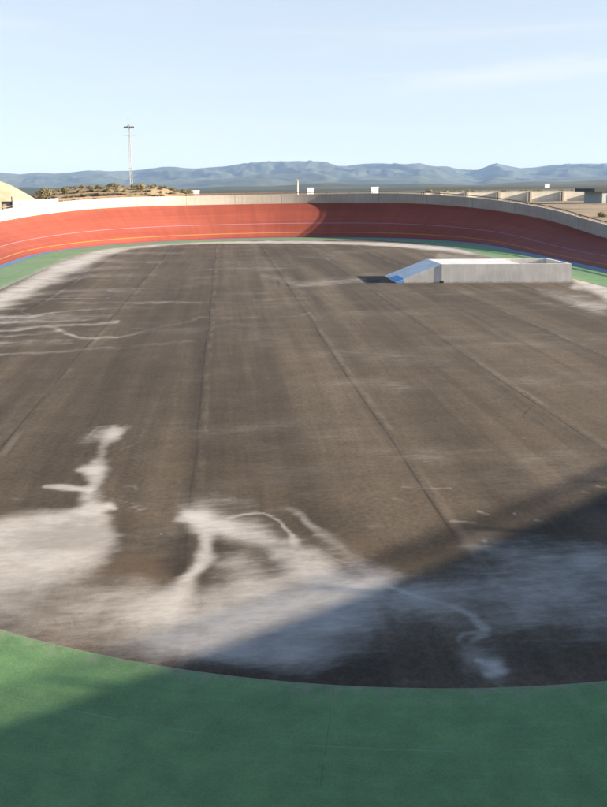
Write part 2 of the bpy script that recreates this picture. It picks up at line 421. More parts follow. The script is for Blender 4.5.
# ------------------------------------------------------------------ stains and a painted ramp shadow (world metres, authored as strokes)
# every stroke: ((x,y,width,strength),...) in picture units, laid on the flat infield
DUST = [
 [(-60,550,15,.85),(0,548,15,.85),(40,542,15,.82),(84,526,11,.8)], [(-30,556,26,.42),(30,552,26,.42),(72,540,18,.4)], [(62,560,12,.7),(98,540,9,.75)], [(-40,578,24,.5),(30,577,18,.5),(70,562,14,.5)],
 [(-30,545,14,.6),(30,528,8,.55),(88,514,5,.7)],
 [(-40,600,24,.32),(40,598,22,.34),(90,592,16,.3)],
 [(124,428,2.5,.3),(112,433,4,.62),(86,438,5,.3)], [(112,436,4,.6),(104,446,2.5,.5),(102,458,3,.45),(98,468,5,.7),(90,470,4,.65),(82,472,2,.5)],
 [(96,474,4,.6),(93,484,4,.6),(92,496,5,.65),(90,508,5,.75),(92,520,8,.9)], [(48,485,1.6,.7),(62,486,2.2,.9),(90,488,2.4,.75)],
 [(101,509,4,.9),(112,507,4,.95),(118,510,2.5,.8)], [(95,463,2,.4),(112,460,2,.3)],
 [(108,533,2,.45),(127,534,2,.4)], [(15,498,2,.35),(25,499,1.5,.3)], [(40,510,1.5,.3),(48,510,1.2,.3)],
 [(181,521,4,.75),(190,519,6,1),(204,521,9,1),(222,526,9,.95),(240,531,9,.75),(258,538,9,.6),(284,550,9,.5),(306,562,10,.55)],
 [(188,506,7,.22),(215,500,8,.3),(245,503,8,.2)],
 [(230,516,1.1,.5),(246,513,1,.5),(262,515,1,.5),(280,522,1.2,.55),(293,533,1.6,.55),(300,542,3,.5)],
 [(270,512,2,.15),(290,511,2.2,.3),(305,518,2.5,.33),(320,532,3,.35),(345,550,4,.35),(366,566,5,.35),(400,574,4,.25)],
 [(206,534,4,.9),(205,548,3.2,.85),(206,560,3.6,.85),(198,572,4,.85),(186,585,6,.8),(176,598,7,.65),(168,615,8,.5)],
 [(140,585,11,.4),(150,600,14,.42)], [(20,622,18,.3),(90,632,14,.36),(160,642,14,.5),(220,648,14,.55),(300,650,14,.4)],
 [(105,610,14,.4),(160,612,16,.5),(210,618,18,.75),(270,612,18,.85),(330,598,17,.95),(375,585,11,.7)],
 [(232,566,11,.4),(250,580,14,.6),(262,600,20,.8),(300,604,20,.8)], [(300,552,10,.4),(330,575,12,.7),(345,590,16,.8)],
 [(225,635,13,.75),(300,628,14,.75),(350,612,12,.6)], [(150,630,10,.5),(200,640,12,.65)],
 # pale film inside the shaded corner
 [(300,650,15,.35),(350,640,18,.36),(385,612,18,.45),(420,600,16,.5)], [(430,598,12,.42),(480,590,17,.5),(540,588,20,.55),(620,590,22,.5)],
 [(478,545,9,.3),(520,552,13,.42),(560,560,13,.45),(620,565,12,.4)], [(470,620,15,.25),(540,620,18,.3),(620,625,18,.28)],
 [(392,588,1.5,.5),(410,593,1.6,.8),(430,598,1.5,.75),(452,606,1.5,.6),(472,618,2,.5),(484,632,2.6,.5)],
 [(462,641,1.6,.5),(466,636,1.6,.5),(476,634,1.6,.55),(484,638,2,.5),(474,642,1.6,.5)],
 [(480,658,2,.5),(492,662,4,.75),(496,667,4,.75),(490,672,3,.6)], [(470,650,6,.3),(485,660,9,.35),(500,672,7,.3)],
 [(414,683,1.5,.5),(432,682,1.2,.4)], [(500,685,1.5,.45),(560,687,1,.35)],[(330,640,18,.25),(300,665,10,.25),(250,655,9,.35)],
 # scattered marks, right middle
 [(402,487,1,.5),(450,488,.7,.4)], [(393,500,1,.55),(402,501,1,.5)], [(476,512,1.2,.8),(488,514,1,.7)], [(514,513,1.3,.8)], [(455,525,1,.5),(474,524,1.2,.55)],
 [(583,492,1.2,.5),(588,493,1,.4)], [(596,486,1.2,.85),(604,487,1,.7)], [(483,541,1.2,.6)], [(370,526,1.2,.5),(384,523,1,.4)], [(536,518,1.3,.6),(542,519,1,.4)],
 [(400,450,.8,.2),(520,452,.8,.22)], [(450,500,1,.12),(560,505,1,.12)],
 [(85,437,.6,.3),(95,428,.6,.35),(120,424,.6,.3),(142,430,.6,.35),(140,440,.6,.25),(120,450,.6,.3)], [(65,436,.6,.25),(75,429,.6,.3),(110,427,.6,.25)],
 [(100,494,.6,.3),(118,499,.7,.4),(140,503,.7,.45),(149,509,.7,.45),(140,515,.7,.4),(130,512,.7,.35)], [(134,509,1,.6),(141,508,1.2,.6),(144,511,1,.5)], [(123,485,1,.4),(131,484,1.2,.55),(134,488,1,.4)],
 [(310,488,.6,.14),(380,486,.6,.15)], [(330,502,.6,.14),(420,498,.6,.14)], [(420,540,.7,.14),(500,530,.7,.14)], [(340,533,.7,.12),(420,530,.6,.14)], [(520,498,.6,.14),(600,478,.6,.14)],
 [(-10,309,.9,.5),(25,309,.8,.4)], [(-10,323,1,.6),(40,321,.8,.5),(95,319,.7,.3)], [(-10,343,1,.45),(40,341,.9,.35),(80,339,.8,.2)], [(60,296,.8,.4),(130,295,.8,.3)], [(0,299,1,.5),(70,299,.8,.4),(120,298,.7,.2)],
 # far left veins
 [(-20,317,1.2,.8),(10,317,1.1,.8),(32,317,.8,.6)], [(20,310,.6,.4),(32,317,.9,.6),(60,312,.8,.5),(75,310,.8,.55),(130,308,.7,.35)],
 [(-10,331,1.2,.7),(45,327,1.3,.8),(80,325,1.1,.7),(116,322,1.3,.8)], [(-10,337,1,.6),(30,334,.9,.5),(60,331,.9,.45)],
 [(45,326,1,.6),(60,331,1.2,.85),(78,337,1,.8),(98,339,1,.8),(118,337,1,.7),(150,330,.9,.5),(200,318,.9,.55),(240,317,.7,.4),(300,316,1,.5),(308,314,1.3,.6)],
 [(-10,356,1.1,.5),(60,352,1,.45),(130,347,1,.4),(195,341,1.3,.45)], [(60,303,.8,.4),(190,302,.8,.45),(250,303,.6,.25)], [(125,303,.8,.6),(200,302,.8,.5)],
 [(200,270,1,.4),(240,268,1.2,.55),(272,268,1.3,.7)], [(255,300,.8,.45),(310,298,.7,.4)], [(292,287,1.5,.3),(325,283,1.6,.5),(350,280,1.5,.4),(366,281,1,.25)],
 [(330,305,2,.25),(360,320,2,.2)], [(210,310,.8,.3),(250,312,.7,.3)],
 [(262,275,2,.2),(300,284,3,.24),(335,283,3,.26),(362,279,2.4,.24)], [(300,292,2.2,.3),(340,296,2,.25)], [(225,262,1.5,.3),(285,262,1.5,.3)], [(300,256,1.2,.35),(360,262,1.4,.3)],
 [(-10,322,4,.3),(60,318,3.5,.3),(110,316,2,.2)], [(-10,345,3,.2),(70,342,2.5,.2)], [(150,262,2,.3),(210,258,1.5,.3)],
 # rim of dust along the green apron, far side
 [(-40,314,7,.6),(0,300,5.5,.95),(20,291,5,1),(40,280,5,1),(60,269,5.2,1),(80,261,5,1),(100,253,3.5,1),(130,247,2,.9),(170,244,1.4,.75),(210,242.6,1.1,.8),(265,242,1.3,.95),(300,242,1.3,.9),(350,243,1.5,.85),(400,245,2,1),(440,248,2.6,1),(480,252.5,2.8,1),(520,257.5,3,1),(560,267,3,1),(600,288,4,.9),(640,305,4,.8)],
 [(40,284,2.5,.6),(90,276,1.5,.55),(130,275,1.4,.45),(158,275,1,.35)], [(60,272,2.5,.6),(110,268,1.6,.5),(140,267,1,.4)], [(95,259,2,.7),(130,262,1.6,.5),(160,262,1,.35)],
 [(110,253,1.4,.6),(150,253,1.1,.65),(182,253,.9,.6)], [(20,296,2,.5),(70,291,1.5,.4),(130,289,1.4,.35),(190,288,1,.2)], [(-10,305,1.6,.5),(40,302,1.2,.3)],
 [(120,282,1.3,.3),(160,283,1,.2)], [(110,291,1.4,.5),(150,292,1,.3)], [(150,247,1.2,.5),(200,247,1,.4)],
 [(440,256,3,.35),(500,262,3,.3)], [(575,287,3,.55),(595,284,4,.6),(612,296,5,.75)], [(560,284,1.5,.5),(590,289,2,.5)], [(578,303,1.6,.8),(590,305,2,.95),(610,306,2,.9)], [(528,303,.7,.5),(548,303,.8,.7),(552,303.5,.8,.5)],
 [(570,296,1,.5),(590,296,1.6,.5)], [(540,290,3,.25),(570,300,4,.4),(600,310,5,.4)],
]
DARK = [[(268,545,7,.5),(282,556,7,.65),(296,572,7,.6),(300,588,5,.3)], [(178,545,7,.5),(188,570,6,.55),(178,560,7,.5)], [(222,550,6,.5),(216,572,7,.45),(204,592,5,.3)],
        [(110,548,8,.3),(130,530,10,.35),(150,545,9,.3)], [(277,280,.7,.6),(280,287,.7,.5)],[(285,280,.7,.6),(289,287,.7,.5)], [(395,550,9,.5),(430,545,12,.5),(480,520,9,.35),(520,540,10,.3)], [(480,578,6,.5),(475,600,5,.35)],
        [(560,510,10,.3),(620,500,10,.3)], [(368,283,2,.5),(378,281,1.5,.6)], [(255,660,14,.25),(330,668,10,.35),(420,665,14,.3),(560,650,18,.3)], [(120,470,8,.2),(135,490,6,.2)], [(300,520,10,.2),(350,525,12,.25)]]  # the short stroke just left of the ramp toe paints the ramp's shadow
MUD = [[(115,560,14,.7),(150,565,14,.7),(165,580,8,.5)], [(215,565,10,.6),(195,595,8,.4)], [(120,515,10,.4),(140,520,9,.4)], [(20,520,10,.4),(60,512,8,.3)], [(330,550,12,.35),(400,560,14,.45),(450,548,12,.3),(500,520,10,.25)],
       [(0,512,10,.3)], [(60,615,12,.25),(100,620,10,.3)], [(480,455,14,.2),(540,430,12,.2)], [(250,480,30,.2),(200,470,20,.2)]]
for _st in DUST:
    if max(p[1] for p in _st) < 365 and max(p[2] for p in _st) < 2.6:
        _st[:] = [(p[0], p[1], p[2]*1.15, p[3]*(.58 if p[0] < 120 else .36)) for p in _st]
    elif max(p[1] for p in _st) > 425 and max(p[2] for p in _st) < 2.3:
        _st[:] = [(p[0], p[1], p[2], p[3]*.6) for p in _st]
def paint(px, py, strokes, soft=.75):
    out = np.zeros(len(px)); K = 1.0
    # breadth across the ground is the same in both ground directions relative to the foreshortening there
    for st in strokes:
        if len(st) == 1: st = [st[0], (st[0][0]+.5,)+tuple(st[0][1:])]
        a = np.array(st, float)
        R = a[:, 2].max()*2.6
        sel = np.nonzero((px > a[:, 0].min()-R*1.8) & (px < a[:, 0].max()+R*1.8) & (py > a[:, 1].min()-R) & (py < a[:, 1].max()+R))[0]
        if not len(sel): continue
        X, Y = px[sel], py[sel]; best = np.zeros(len(sel))
        asp = 0.62                                  # strokes spread wider sideways than away
        for p, q in zip(a[:-1], a[1:]):
            ax, ay, bx, by = p[0]*asp, p[1], q[0]*asp, q[1]
            dx, dy = bx-ax, by-ay; L2 = dx*dx+dy*dy+1e-9
            t = np.clip(((X*asp-ax)*dx + (Y-ay)*dy)/L2, 0, 1)
            dist = np.hypot(X*asp-ax-t*dx, Y-ay-t*dy); w = p[2]+(q[2]-p[2])*t; k = p[3]+(q[3]-p[3])*t
            sf = np.where(w > 3, 1.0, soft); w = np.where(w > 3, w*1.18, w); e = np.clip((dist/w - (1-sf))/(2*sf), 0, 1); e = 1 - e*e*(3-2*e)
            best = np.maximum(best, e*k)
        out[sel] = 1 - (1-out[sel])*(1-best)
    return np.clip(out, 0, 1)

# warp for natural edges (2-octave value noise)
def vnoise(x, y, seed):
    r = np.random.default_rng(seed).random((256, 256)); xi = np.floor(x).astype(int); yi = np.floor(y).astype(int)
    fx, fy = x-xi, y-yi; fx = fx*fx*(3-2*fx); fy = fy*fy*(3-2*fy)
    g = lambda i, j: r[(xi+i) % 256, (yi+j) % 256]
    return (g(0,0)*(1-fx)+g(1,0)*fx)*(1-fy) + (g(0,1)*(1-fx)+g(1,1)*fx)*fy - .5
def fbm(x, y, seed, o=4):
    return sum(vnoise(x*2**k + 3*k, y*2**k, seed+k)/2**k for k in range(o))

def set_attr(me, name, arr):
    me.attributes.new(name, 'FLOAT', 'POINT');
    me.attributes[name].data.foreach_set('value', np.ascontiguousarray(arr, dtype=np.float32).ravel())
def stain_shadow_attrs(me, X, Y, which=('dust', 'dark', 'mud')):
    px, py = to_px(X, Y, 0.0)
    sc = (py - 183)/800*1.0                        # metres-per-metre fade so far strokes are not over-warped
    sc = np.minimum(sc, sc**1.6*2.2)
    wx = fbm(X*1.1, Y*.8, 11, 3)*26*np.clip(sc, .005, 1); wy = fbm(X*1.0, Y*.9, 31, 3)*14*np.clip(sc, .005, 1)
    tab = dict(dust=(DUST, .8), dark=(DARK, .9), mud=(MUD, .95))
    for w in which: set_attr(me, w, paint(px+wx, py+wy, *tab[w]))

# infield asphalt: one sheet, finer near the viewer
ys = [5.0]
while ys[-1] < FAR_C+FAR_B: ys.append(ys[-1] + max(.024, .0044*ys[-1]))
ys = np.array(ys)
xs = np.unique(np.concatenate([np.arange(-19.5, -7, .16), np.arange(-7, 11, .042), np.arange(11, 28, .16)]))
GX, GY = np.meshgrid(xs, ys); nx, ny = len(xs), len(ys)
inner = off(-(GW-1.2))
# keep the cells that lie inside the oval (its edge hides beneath the green apron)
def inside(px_, py_, poly):
    res = np.zeros(px_.shape, bool); j = len(poly)-1
    P2 = poly[::4]; j = len(P2)-1
    for i in range(len(P2)):
        xi, yi = P2[i]; xj, yj = P2[j]
        c = ((yi > py_) != (yj > py_)) & (px_ < (xj-xi)*(py_-yi)/(yj-yi+1e-12)+xi); res ^= c; j = i
    return res
ins = inside(GX, GY, inner)
cell = ins[:-1, :-1] | ins[1:, :-1] | ins[:-1, 1:] | ins[1:, 1:]
I = np.arange(nx*ny).reshape(ny, nx)
quads = np.stack([I[:-1, :-1], I[:-1, 1:], I[1:, 1:], I[1:, :-1]], -1)[cell]
used = np.unique(quads); remap = -np.ones(nx*ny, int); remap[used] = np.arange(len(used))
quads = remap[quads]; vx_, vy_ = GX.ravel()[used], GY.ravel()[used]
me = bpy.data.meshes.new('asphalt_infield')
me.vertices.add(len(used)); me.vertices.foreach_set('co', np.c_[vx_, vy_, np.zeros(len(used))].astype(np.float32).ravel())
me.loops.add(quads.size); me.loops.foreach_set('vertex_index', quads.ravel().astype(np.int32))
me.polygons.add(len(quads)); me.polygons.foreach_set('loop_start', np.arange(0, quads.size, 4, dtype=np.int32))
me.update(calc_edges=True); me.materials.append(M['asphalt'])
stain_shadow_attrs(me, vx_, vy_)
inf = bpy.data.objects.new('asphalt_infield', me); COL.objects.link(inf); tag(inf, kind='structure')

# dust carried onto the green apron: patchy, along the far two thirds of the oval
co = np.empty(len(gb.data.vertices)*3); gb.data.vertices.foreach_get('co', co); co = co.reshape(-1, 3)
gd = np.clip((co[:, 1]-25)/30, 0, 1)*(.55 + .6*fbm(co[:, 0]*.25, co[:, 1]*.25, 5))
set_attr(gb.data, 'dust', np.clip(gd, 0, 1))
set_attr(bl.data, 'dust', np.full(len(bl.data.vertices), .08))

# ------------------------------------------------------------------ rim wall and its railing
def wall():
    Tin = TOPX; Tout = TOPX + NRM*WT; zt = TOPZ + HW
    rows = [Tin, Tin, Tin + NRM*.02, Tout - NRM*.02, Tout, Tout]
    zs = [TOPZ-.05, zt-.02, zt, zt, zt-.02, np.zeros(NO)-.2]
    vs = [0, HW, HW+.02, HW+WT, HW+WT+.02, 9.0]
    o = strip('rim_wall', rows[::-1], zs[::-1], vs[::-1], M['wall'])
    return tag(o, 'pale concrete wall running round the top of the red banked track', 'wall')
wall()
RH = .21
rl = empty('rim_railing', (0, 0, 0)); tag(rl, 'low rusty tube railing fixed along the top of the pale rim wall', 'railing')
RP = TOPX + NRM*(WT*.5)
pts = [(RP[i % NO][0], RP[i % NO][1], TOPZ[i % NO]+HW+RH) for i in range(0, NO+1, 2)]
v, f = tube(pts, .05, 6, False); obj('top_rail', v, f, M['rail'], rl, True)
npost = 96; proto = None
pv, pf = box_data(-.035, .035, -.03, .03, 0, RH-.02)
for k in range(npost):
    i = int(round(k*NO/npost)) % NO
    if proto is None:
        o = obj('post', pv, pf, M['rail'], rl); proto = o
    else:
        o = proto.copy(); COL.objects.link(o); o.parent = rl
    o.location = (RP[i][0], RP[i][1], TOPZ[i]+HW); o.rotation_euler = (0, 0, math.atan2(tan[i][1], tan[i][0]))

# ------------------------------------------------------------------ outer ground
TOUT = TOPX + NRM*(WT-.02); cen = np.array([CX, 50.0])
offs = [0, 1, 3, 7, 15, 30, 55, 90, 150, 240, 400, 700, 1300, 2500, 5000, 10000, 22000]
V, Fc = [], []
K = NO//2
for j, o_ in enumerate(offs):
    for k in range(K):
        p = TOUT[k*2]; d = p-cen; d = d/np.linalg.norm(d); q = p + d*o_
        z = 1.0 + (.25*float(fbm(np.array([q[0]*.05]), np.array([q[1]*.05]), 3)[0]) if o_ < 500 else 0)
        V.append((q[0], q[1], z))
for j in range(len(offs)-1):
    for k in range(K): Fc.append((j*K+k, j*K+(k+1) % K, (j+1)*K+(k+1) % K, (j+1)*K+k))
g = obj('ground', V, [q[::-1] for q in Fc], M['sand'], smooth=True); tag(g, kind='structure')
# bottom layer below the asphalt, so the oval stands on soil
sv = [(x, y, -.15) for x, y in TOUT[::4]]
s_ = obj('subsoil', sv, [tuple(range(len(sv)))], M['sand']); tag(s_, kind='structure')

# ------------------------------------------------------------------ mountains
RIDGE = [(-120,171),(-60,173),(0,172),(20,174),(40,172),(55,173),(75,171.5),(90,170),(110,171),(130,171),(150,168.5),(170,167),(195,168),(210,167),(225,166),(240,164),(262,161.5),(300,160.5),(325,161.5),(338,165.5),(347,165.5),(360,163.5),(375,163),(400,164),(420,163),(430,165.5),(450,167.5),(458,169),(470,170),(478,170),(490,165),(497,163.5),(505,165),(520,168),(535,167),(550,165),(580,163.5),(607,163),(660,166),(740,170)]
rx = np.array([p[0] for p in RIDGE], float); ry = np.array([p[1] for p in RIDGE], float)
def mountains(name, Y0, Yr, Y1, drop, seed, cols=520, rows=70, ridge=None):
    ridge = ridge or (lambda q: np.interp(q, rx, ry)+drop)
    V, Fc = [], []
    xsn = np.linspace(-120, 740, cols)
    for j in range(rows):
        t = j/(rows-1); Y = Y0 + (Y1-Y0)*t
        for i, px_ in enumerate(xsn):
            p = at(px_, 187, Yr)
            rz = at(px_, ridge(px_), Yr).z
            X = p.x*Y/Yr
            # spur noise: ridges running down towards the plain
            n1 = 1-abs(mnoise.fractal(Vector((X/1500+seed, Y/2800, .3)), 1.0, 2.0, 6))*1.7
            n2 = mnoise.fractal(Vector((X/380, Y/420, seed)), .9, 2.1, 5)
            e = (Y-Y0)/(Yr-Y0) if Y < Yr else (Y1-Y)/(Y1-Yr)
            e = max(0, min(1, e)); body = e**.9
            w = 4*e*(1-e)
            z = rz*(body + .42*w*(n1-.55) + .16*w*n2) + rz*.02*n2*(e > .8)
            V.append((X, Y, z-3))
    for j in range(rows-1):
        for i in range(cols-1):
            a = j*cols+i; Fc.append((a, a+1, a+cols+1, a+cols))
    o = obj(name, V, Fc, M['mountain'], smooth=True); tag(o, kind='structure')
mountains('mountains', 9000, 12500, 15500, 0, 1.7)
mountains('foothills', 6800, 8600, 10000, 12.5, 5.1, 420, 36)
mountains('low_hills', 2300, 3300, 4200, 0, 9.3, 420, 30, lambda q: HY + math.tan(ROLL)*(q-303.5) - 2.6 - 1.3*math.sin(q*.021+1) - .8*math.sin(q*.063))

# ------------------------------------------------------------------ sand hill (left) and scrub mound
def mound(name, prof_pts, Y, depth, mat, step=.6, nz=.25):
    """ridge whose crest follows prof_pts (px, py) at distance Y"""
    px0, px1 = prof_pts[0][0], prof_pts[-1][0]; X0, X1 = at(px0, 190, Y).x, at(px1, 190, Y).x
    n = int((X1-X0)/step)+1; V, Fc = [], []; R = 17
    hs = []
    for i in range(n+1):
        px_ = px0 + (px1-px0)*i/n
        hs.append(at(px_, np.interp(px_, [p[0] for p in prof_pts], [p[1] for p in prof_pts]), Y).z)
    for j in range(R):
        s = j/(R-1)*2-1
        for i in range(n+1):
            X = X0+(X1-X0)*i/n; k = math.cos(s*math.pi/2)**1.1
            ns = float(mnoise.fractal(Vector((X*.22, s*3, Y*.1)), 1, 2, 5))*nz*2*k
            V.append((X*(Y+s*depth)/Y, Y+s*depth, .9 + (max(hs[i]-.9, 0)+ns)*k))
    for j in range(R-1):
        for i in range(n): a = j*(n+1)+i; Fc.append((a, a+1, a+n+2, a+n+1))
    o = obj(name, V, Fc, mat, smooth=True); tag(o, kind='structure'); return V, R, n
mound('sand_hill', [(-90,190),(-60,172),(-30,171),(-10,176),(0,181),(10,185),(20,190),(30,196),(38,199.5)], 150, 22, M['hill'], .4, .12)
V_m, R_m, n_m = mound('scrub_mound', [(24,197.5),(40,192.5),(55,190),(75,188),(100,187),(130,186.5),(150,186.5),(165,188.5),(180,191),(192,193.8),(200,194.5)], 175, 16, M['moundm'], .6, .2)

# bushes
def bush_mesh(seed, w, h):
    r = random.Random(seed); V, Fc = [], []
    for c in range(9):
        a = r.uniform(0, 6.28); d = r.uniform(0, .32)*w; cz = r.uniform(.3, .75)*h; cr = r.uniform(.16, .30)*w
        for k in range(150):
            v = Vector((r.gauss(0, 1), r.gauss(0, 1), r.gauss(0, .8))).normalized()*cr*r.uniform(.6, 1.1)
            p = Vector((math.cos(a)*d, math.sin(a)*d, cz)) + v
            if p.z < .03: p.z = r.uniform(.03, .2)
            s = r.uniform(.03, .075)*w*.6; nrm = (v.normalized()+Vector((r.uniform(-.6, .6), r.uniform(-.6, .6), r.uniform(-.3, .8)))).normalized()
            t1 = nrm.orthogonal().normalized(); t2 = nrm.cross(t1); o = len(V)
            V += [p+t1*s, p+t2*s*.7, p-t1*s, p-t2*s*.7]; Fc.append((o, o+1, o+2, o+3))
    me = bpy.data.meshes.new('foliage'); me.from_pydata([tuple(v) for v in V], [], Fc); me.materials.append(M['leaf']); return me
def stem_mesh(h):
    v, f = join(*[tube([(0, 0, -.3), (math.cos(a)*.18*h, math.sin(a)*.18*h, h*.55)], [.05, .02], 5) for a in (0.4, 2.2, 4.1)])
    me = bpy.data.meshes.new('stem'); me.from_pydata([tuple(q) for q in v], [], f); me.materials.append(M['bark']); return me
BM = [bush_mesh(s, 2.0, 1.5) for s in range(5)]; SM = stem_mesh(1.4)
def bush(loc, s, label, group, i, rz=0.0, sz=1.0):
    e = empty('scrub_bush', loc, rz); e.scale = (s, s, s*sz); tag(e, label, 'bush', group)
    a = bpy.data.objects.new('foliage', BM[i % 5]); COL.objects.link(a); a.parent = e
    b = bpy.data.objects.new('stem', SM); COL.objects.link(b); b.parent = e
    return e
cells = [(j, i) for j in range(3, 10) for i in range(3, n_m-2)]
random.shuffle(cells)
for k in range(230):
    j, i = cells[k]; p = V_m[j*(n_m+1)+i]
    bush((p[0], p[1], p[2]-.15), random.uniform(.32, .75), 'dry olive scrub bush growing on the low mound behind the far left wall', 'scrub bushes on the far mound', k, random.uniform(0, 6), random.uniform(.6, .95))
for k, (px_, py_, s) in enumerate([(42,191.5,1.5),(47,191,1.2),(64,189.5,1.1),(118,187,1.0),(141,185.5,1.2)]):
    p = at(px_, py_+1.5, 166)
    lab = ['dark rounded bush, leftmost on the scrub mound beside the sand hill', 'dark bush just right of the leftmost round bush on the mound', 'lone darker bush on the left crest of the scrub mound', 'dark bush on the mound just left of the tall mast', 'dark bush on the mound just right of the tall mast'][k]
    bush((p.x, p.y, p.z-.7*s), s, lab, None, k+1)

# ------------------------------------------------------------------ tall mast
def mast(px_, ytop, ybase, Y, label):
    b = at(px_+1.6, ybase, Y); top = at(px_, ytop, Y); b.z = 1.0; H_ = top.z-1.0
    e = empty('floodlight_mast', b); tag(e, label, 'mast')
    def hw(z): return .36 - .20*z/H_
    legs = []; nb = 16
    for sx, sy in ((-1, -1), (1, -1), (1, 1), (-1, 1)):
        legs.append(tube([(sx*hw(0), sy*hw(0), 0), (sx*hw(H_*.93), sy*hw(H_*.93), H_*.93)], .055, 6))
    for L_ in legs: obj('leg', L_[0], L_[1], M['galv'], e, True)
    for k in range(nb):
        z0, z1 = H_*.93*k/nb, H_*.93*(k+1)/nb; a, b_ = hw(z0), hw(z1); bits = []
        for q0, q1 in (((-1, -1), (1, -1)), ((1, -1), (1, 1)), ((1, 1), (-1, 1)), ((-1, 1), (-1, -1))):
            bits.append(tube([(q0[0]*a, q0[1]*a, z0), (q1[0]*b_, q1[1]*b_, z1)], .035, 4)); bits.append(tube([(q0[0]*a, q0[1]*a, z0), (q1[0]*a, q1[1]*a, z0)], .035, 4))
        v, f = join(*bits); obj('bracing', v, f, M['galv'], e)
    v, f = tube([(0, 0, 0), (0, 0, .5)], .9, 12); obj('footing', v, f, M['plaster'], e)
    v, f = join(tube([(-1.5, 0, H_*.9), (1.5, 0, H_*.9)], .10, 6), tube([(0, -1.1, H_*.9), (0, 1.1, H_*.9)], .09, 6)); obj('head_frame', v, f, M['galv'], e)
    for dx, dy in ((-1.3, -.3), (-.75, -.3), (-.25, -.35), (.3, -.35), (.8, -.3), (1.35, -.3)):
        v, f = box_data(dx-.2, dx+.2, dy-.15, dy+.15, H_*.9-.55, H_*.9-.05); obj('floodlight', v, f, M['darkm'], e)
    for dx, hh in ((-1.0, .06), (-.3, .10), (.35, .09), (1.05, .055)):
        v, f = tube([(dx, 0, H_*.9), (dx, 0, H_*(.9+hh))], .04, 5); obj('antenna', v, f, M['galv'], e)
    v, f = tube([(-1.9, 0, H_*.80), (1.9, 0, H_*.80)], .055, 6); obj('crossarm', v, f, M['galv'], e)
    v, f = join(*[box_data(-.45, .45, -.45, .45, H_*q, H_*q+.09) for q in (.18, .33, .43)]); obj('collar', v, f, M['galv'], e)
    v, f = box_data(-.35, .35, -.8, -.3, .6, 1.9); obj('control_cabinet', v, f, M['galv'], e)
mast(130.2, 117.5, 194, 250, 'tall pale mast topped by a crossbar of lamps, behind the scrub mound')

def short_post(px_, ytop, Y, label):
    top = at(px_, ytop, Y); b = Vector((top.x, Y, 1.0)); H_ = top.z-1
    e = empty('service_post', b); tag(e, label, 'post')
    v, f = tube([(0, 0, 0), (0, 0, H_*.92)], [.34, .26], 10); obj('column', v, f, M['plaster'], e, True)
    v, f = box_data(-.9, .9, -.12, .12, H_*.93-.1, H_*.93+.1); obj('crossbar', v, f, M['galv'], e)
    v, f = tube([(-.3, 0, H_*.93), (-.3, 0, H_*1.0)], .07, 6); obj('bracket', v, f, M['galv'], e)
    v, f = box_data(-.45, -.2, -.2, .2, H_*.4, H_*.62); obj('meter_box', v, f, M['galv'], e)
short_post(297.5, 178, 320, 'short pale post with a crossbar beyond the middle of the far wall')

# ------------------------------------------------------------------ small white buildings on the plain
def hut(px_, wpx, ytop, Y, label, door=True):
    c = at(px_, ytop, Y); W = wpx/F_PX*Y; H_ = c.z-1.0; D = W*.7
    e = empty('white_hut', (c.x, Y, 1.0)); tag(e, label, 'building')
    v, f = box_data(-W/2, W/2, 0, D, 0, H_*.9); obj('wall', v, f, M['white'], e)
    v, f = box_data(-W/2-.2, W/2+.2, -.2, D+.2, H_*.9, H_); obj('roof', v, f, M['white'], e)
    v, f = box_data(-W*.15, W*.05, -.05, .02, 0, min(2.3, H_*.6)); obj('door', v, f, M['plaster'], e)
hut(195.5, 7, 190.2, 420, 'small white hut right of the scrub mound, leftmost of the white buildings')
hut(310.5, 6, 187.6, 520, 'small white hut just right of the short post beyond the far wall')
hut(375, 7, 186.8, 420, 'white cubic hut behind the far wall, right of the middle')
hut(547.5, 5, 183.8, 900, 'small bright white hut on the plain above the pillared wall at right')

# ------------------------------------------------------------------ pillared boundary wall on the right
zg = 1.0
pxs = [424, 439.5, 466, 497.8, 529, 561.5, 597]
def wallpt(px_):
    p = at(px_, 200, 227 - (px_-424)*.035); p.z = zg
    return p
bw = empty('boundary_wall', wallpt(529)); tag(bw, 'long low cream wall with square pillars on the sandy ground at right', 'wall')
wp = [wallpt(p) for p in pxs]
def oriented_box(a, b, th, z0, z1, shift=0.0):
    d = (b-a); d.z = 0; L = d.length; d.normalize(); nrm = Vector((-d.y, d.x, 0))
    V = []
    for z in (z0, z1):
        for s in (shift, shift+th):
            for t in (0, L): q = a + d*t + nrm*s; V.append((q.x, q.y, z))
    return V, box_data(0, 1, 0, 1, 0, 1)[1]
def loc_to(parent, vf): 
    v, f = vf; L = parent.location; return [(p[0]-L.x, p[1]-L.y, p[2]-L.z) for p in v], f
def wtop(p, px_): return np.interp(px_, [424, 600], [4.05, 3.65])
for a, b, pa, pb in zip(wp[:-1], wp[1:], pxs[:-1], pxs[1:]):
    h = (wtop(a, pa)+wtop(b, pb))/2
    v, f = loc_to(bw, oriented_box(a, b, .3, .6, h)); obj('panel', v, f, M['plaster'], bw)
    v, f = loc_to(bw, oriented_box(a, b, .5, h, h+.12, -.1)); obj('coping', v, f, M['plaster'], bw)
for p, px_ in zip(wp, pxs):
    h = wtop(p, px_); w = 4.0/F_PX*p.y/2
    v, f = box_data(p.x-w*.55, p.x+w*.55, p.y-1.3, p.y-.15, .6, h+.02); v, f = loc_to(bw, (v, f)); obj('pillar', v, f, M['pillar'], bw)

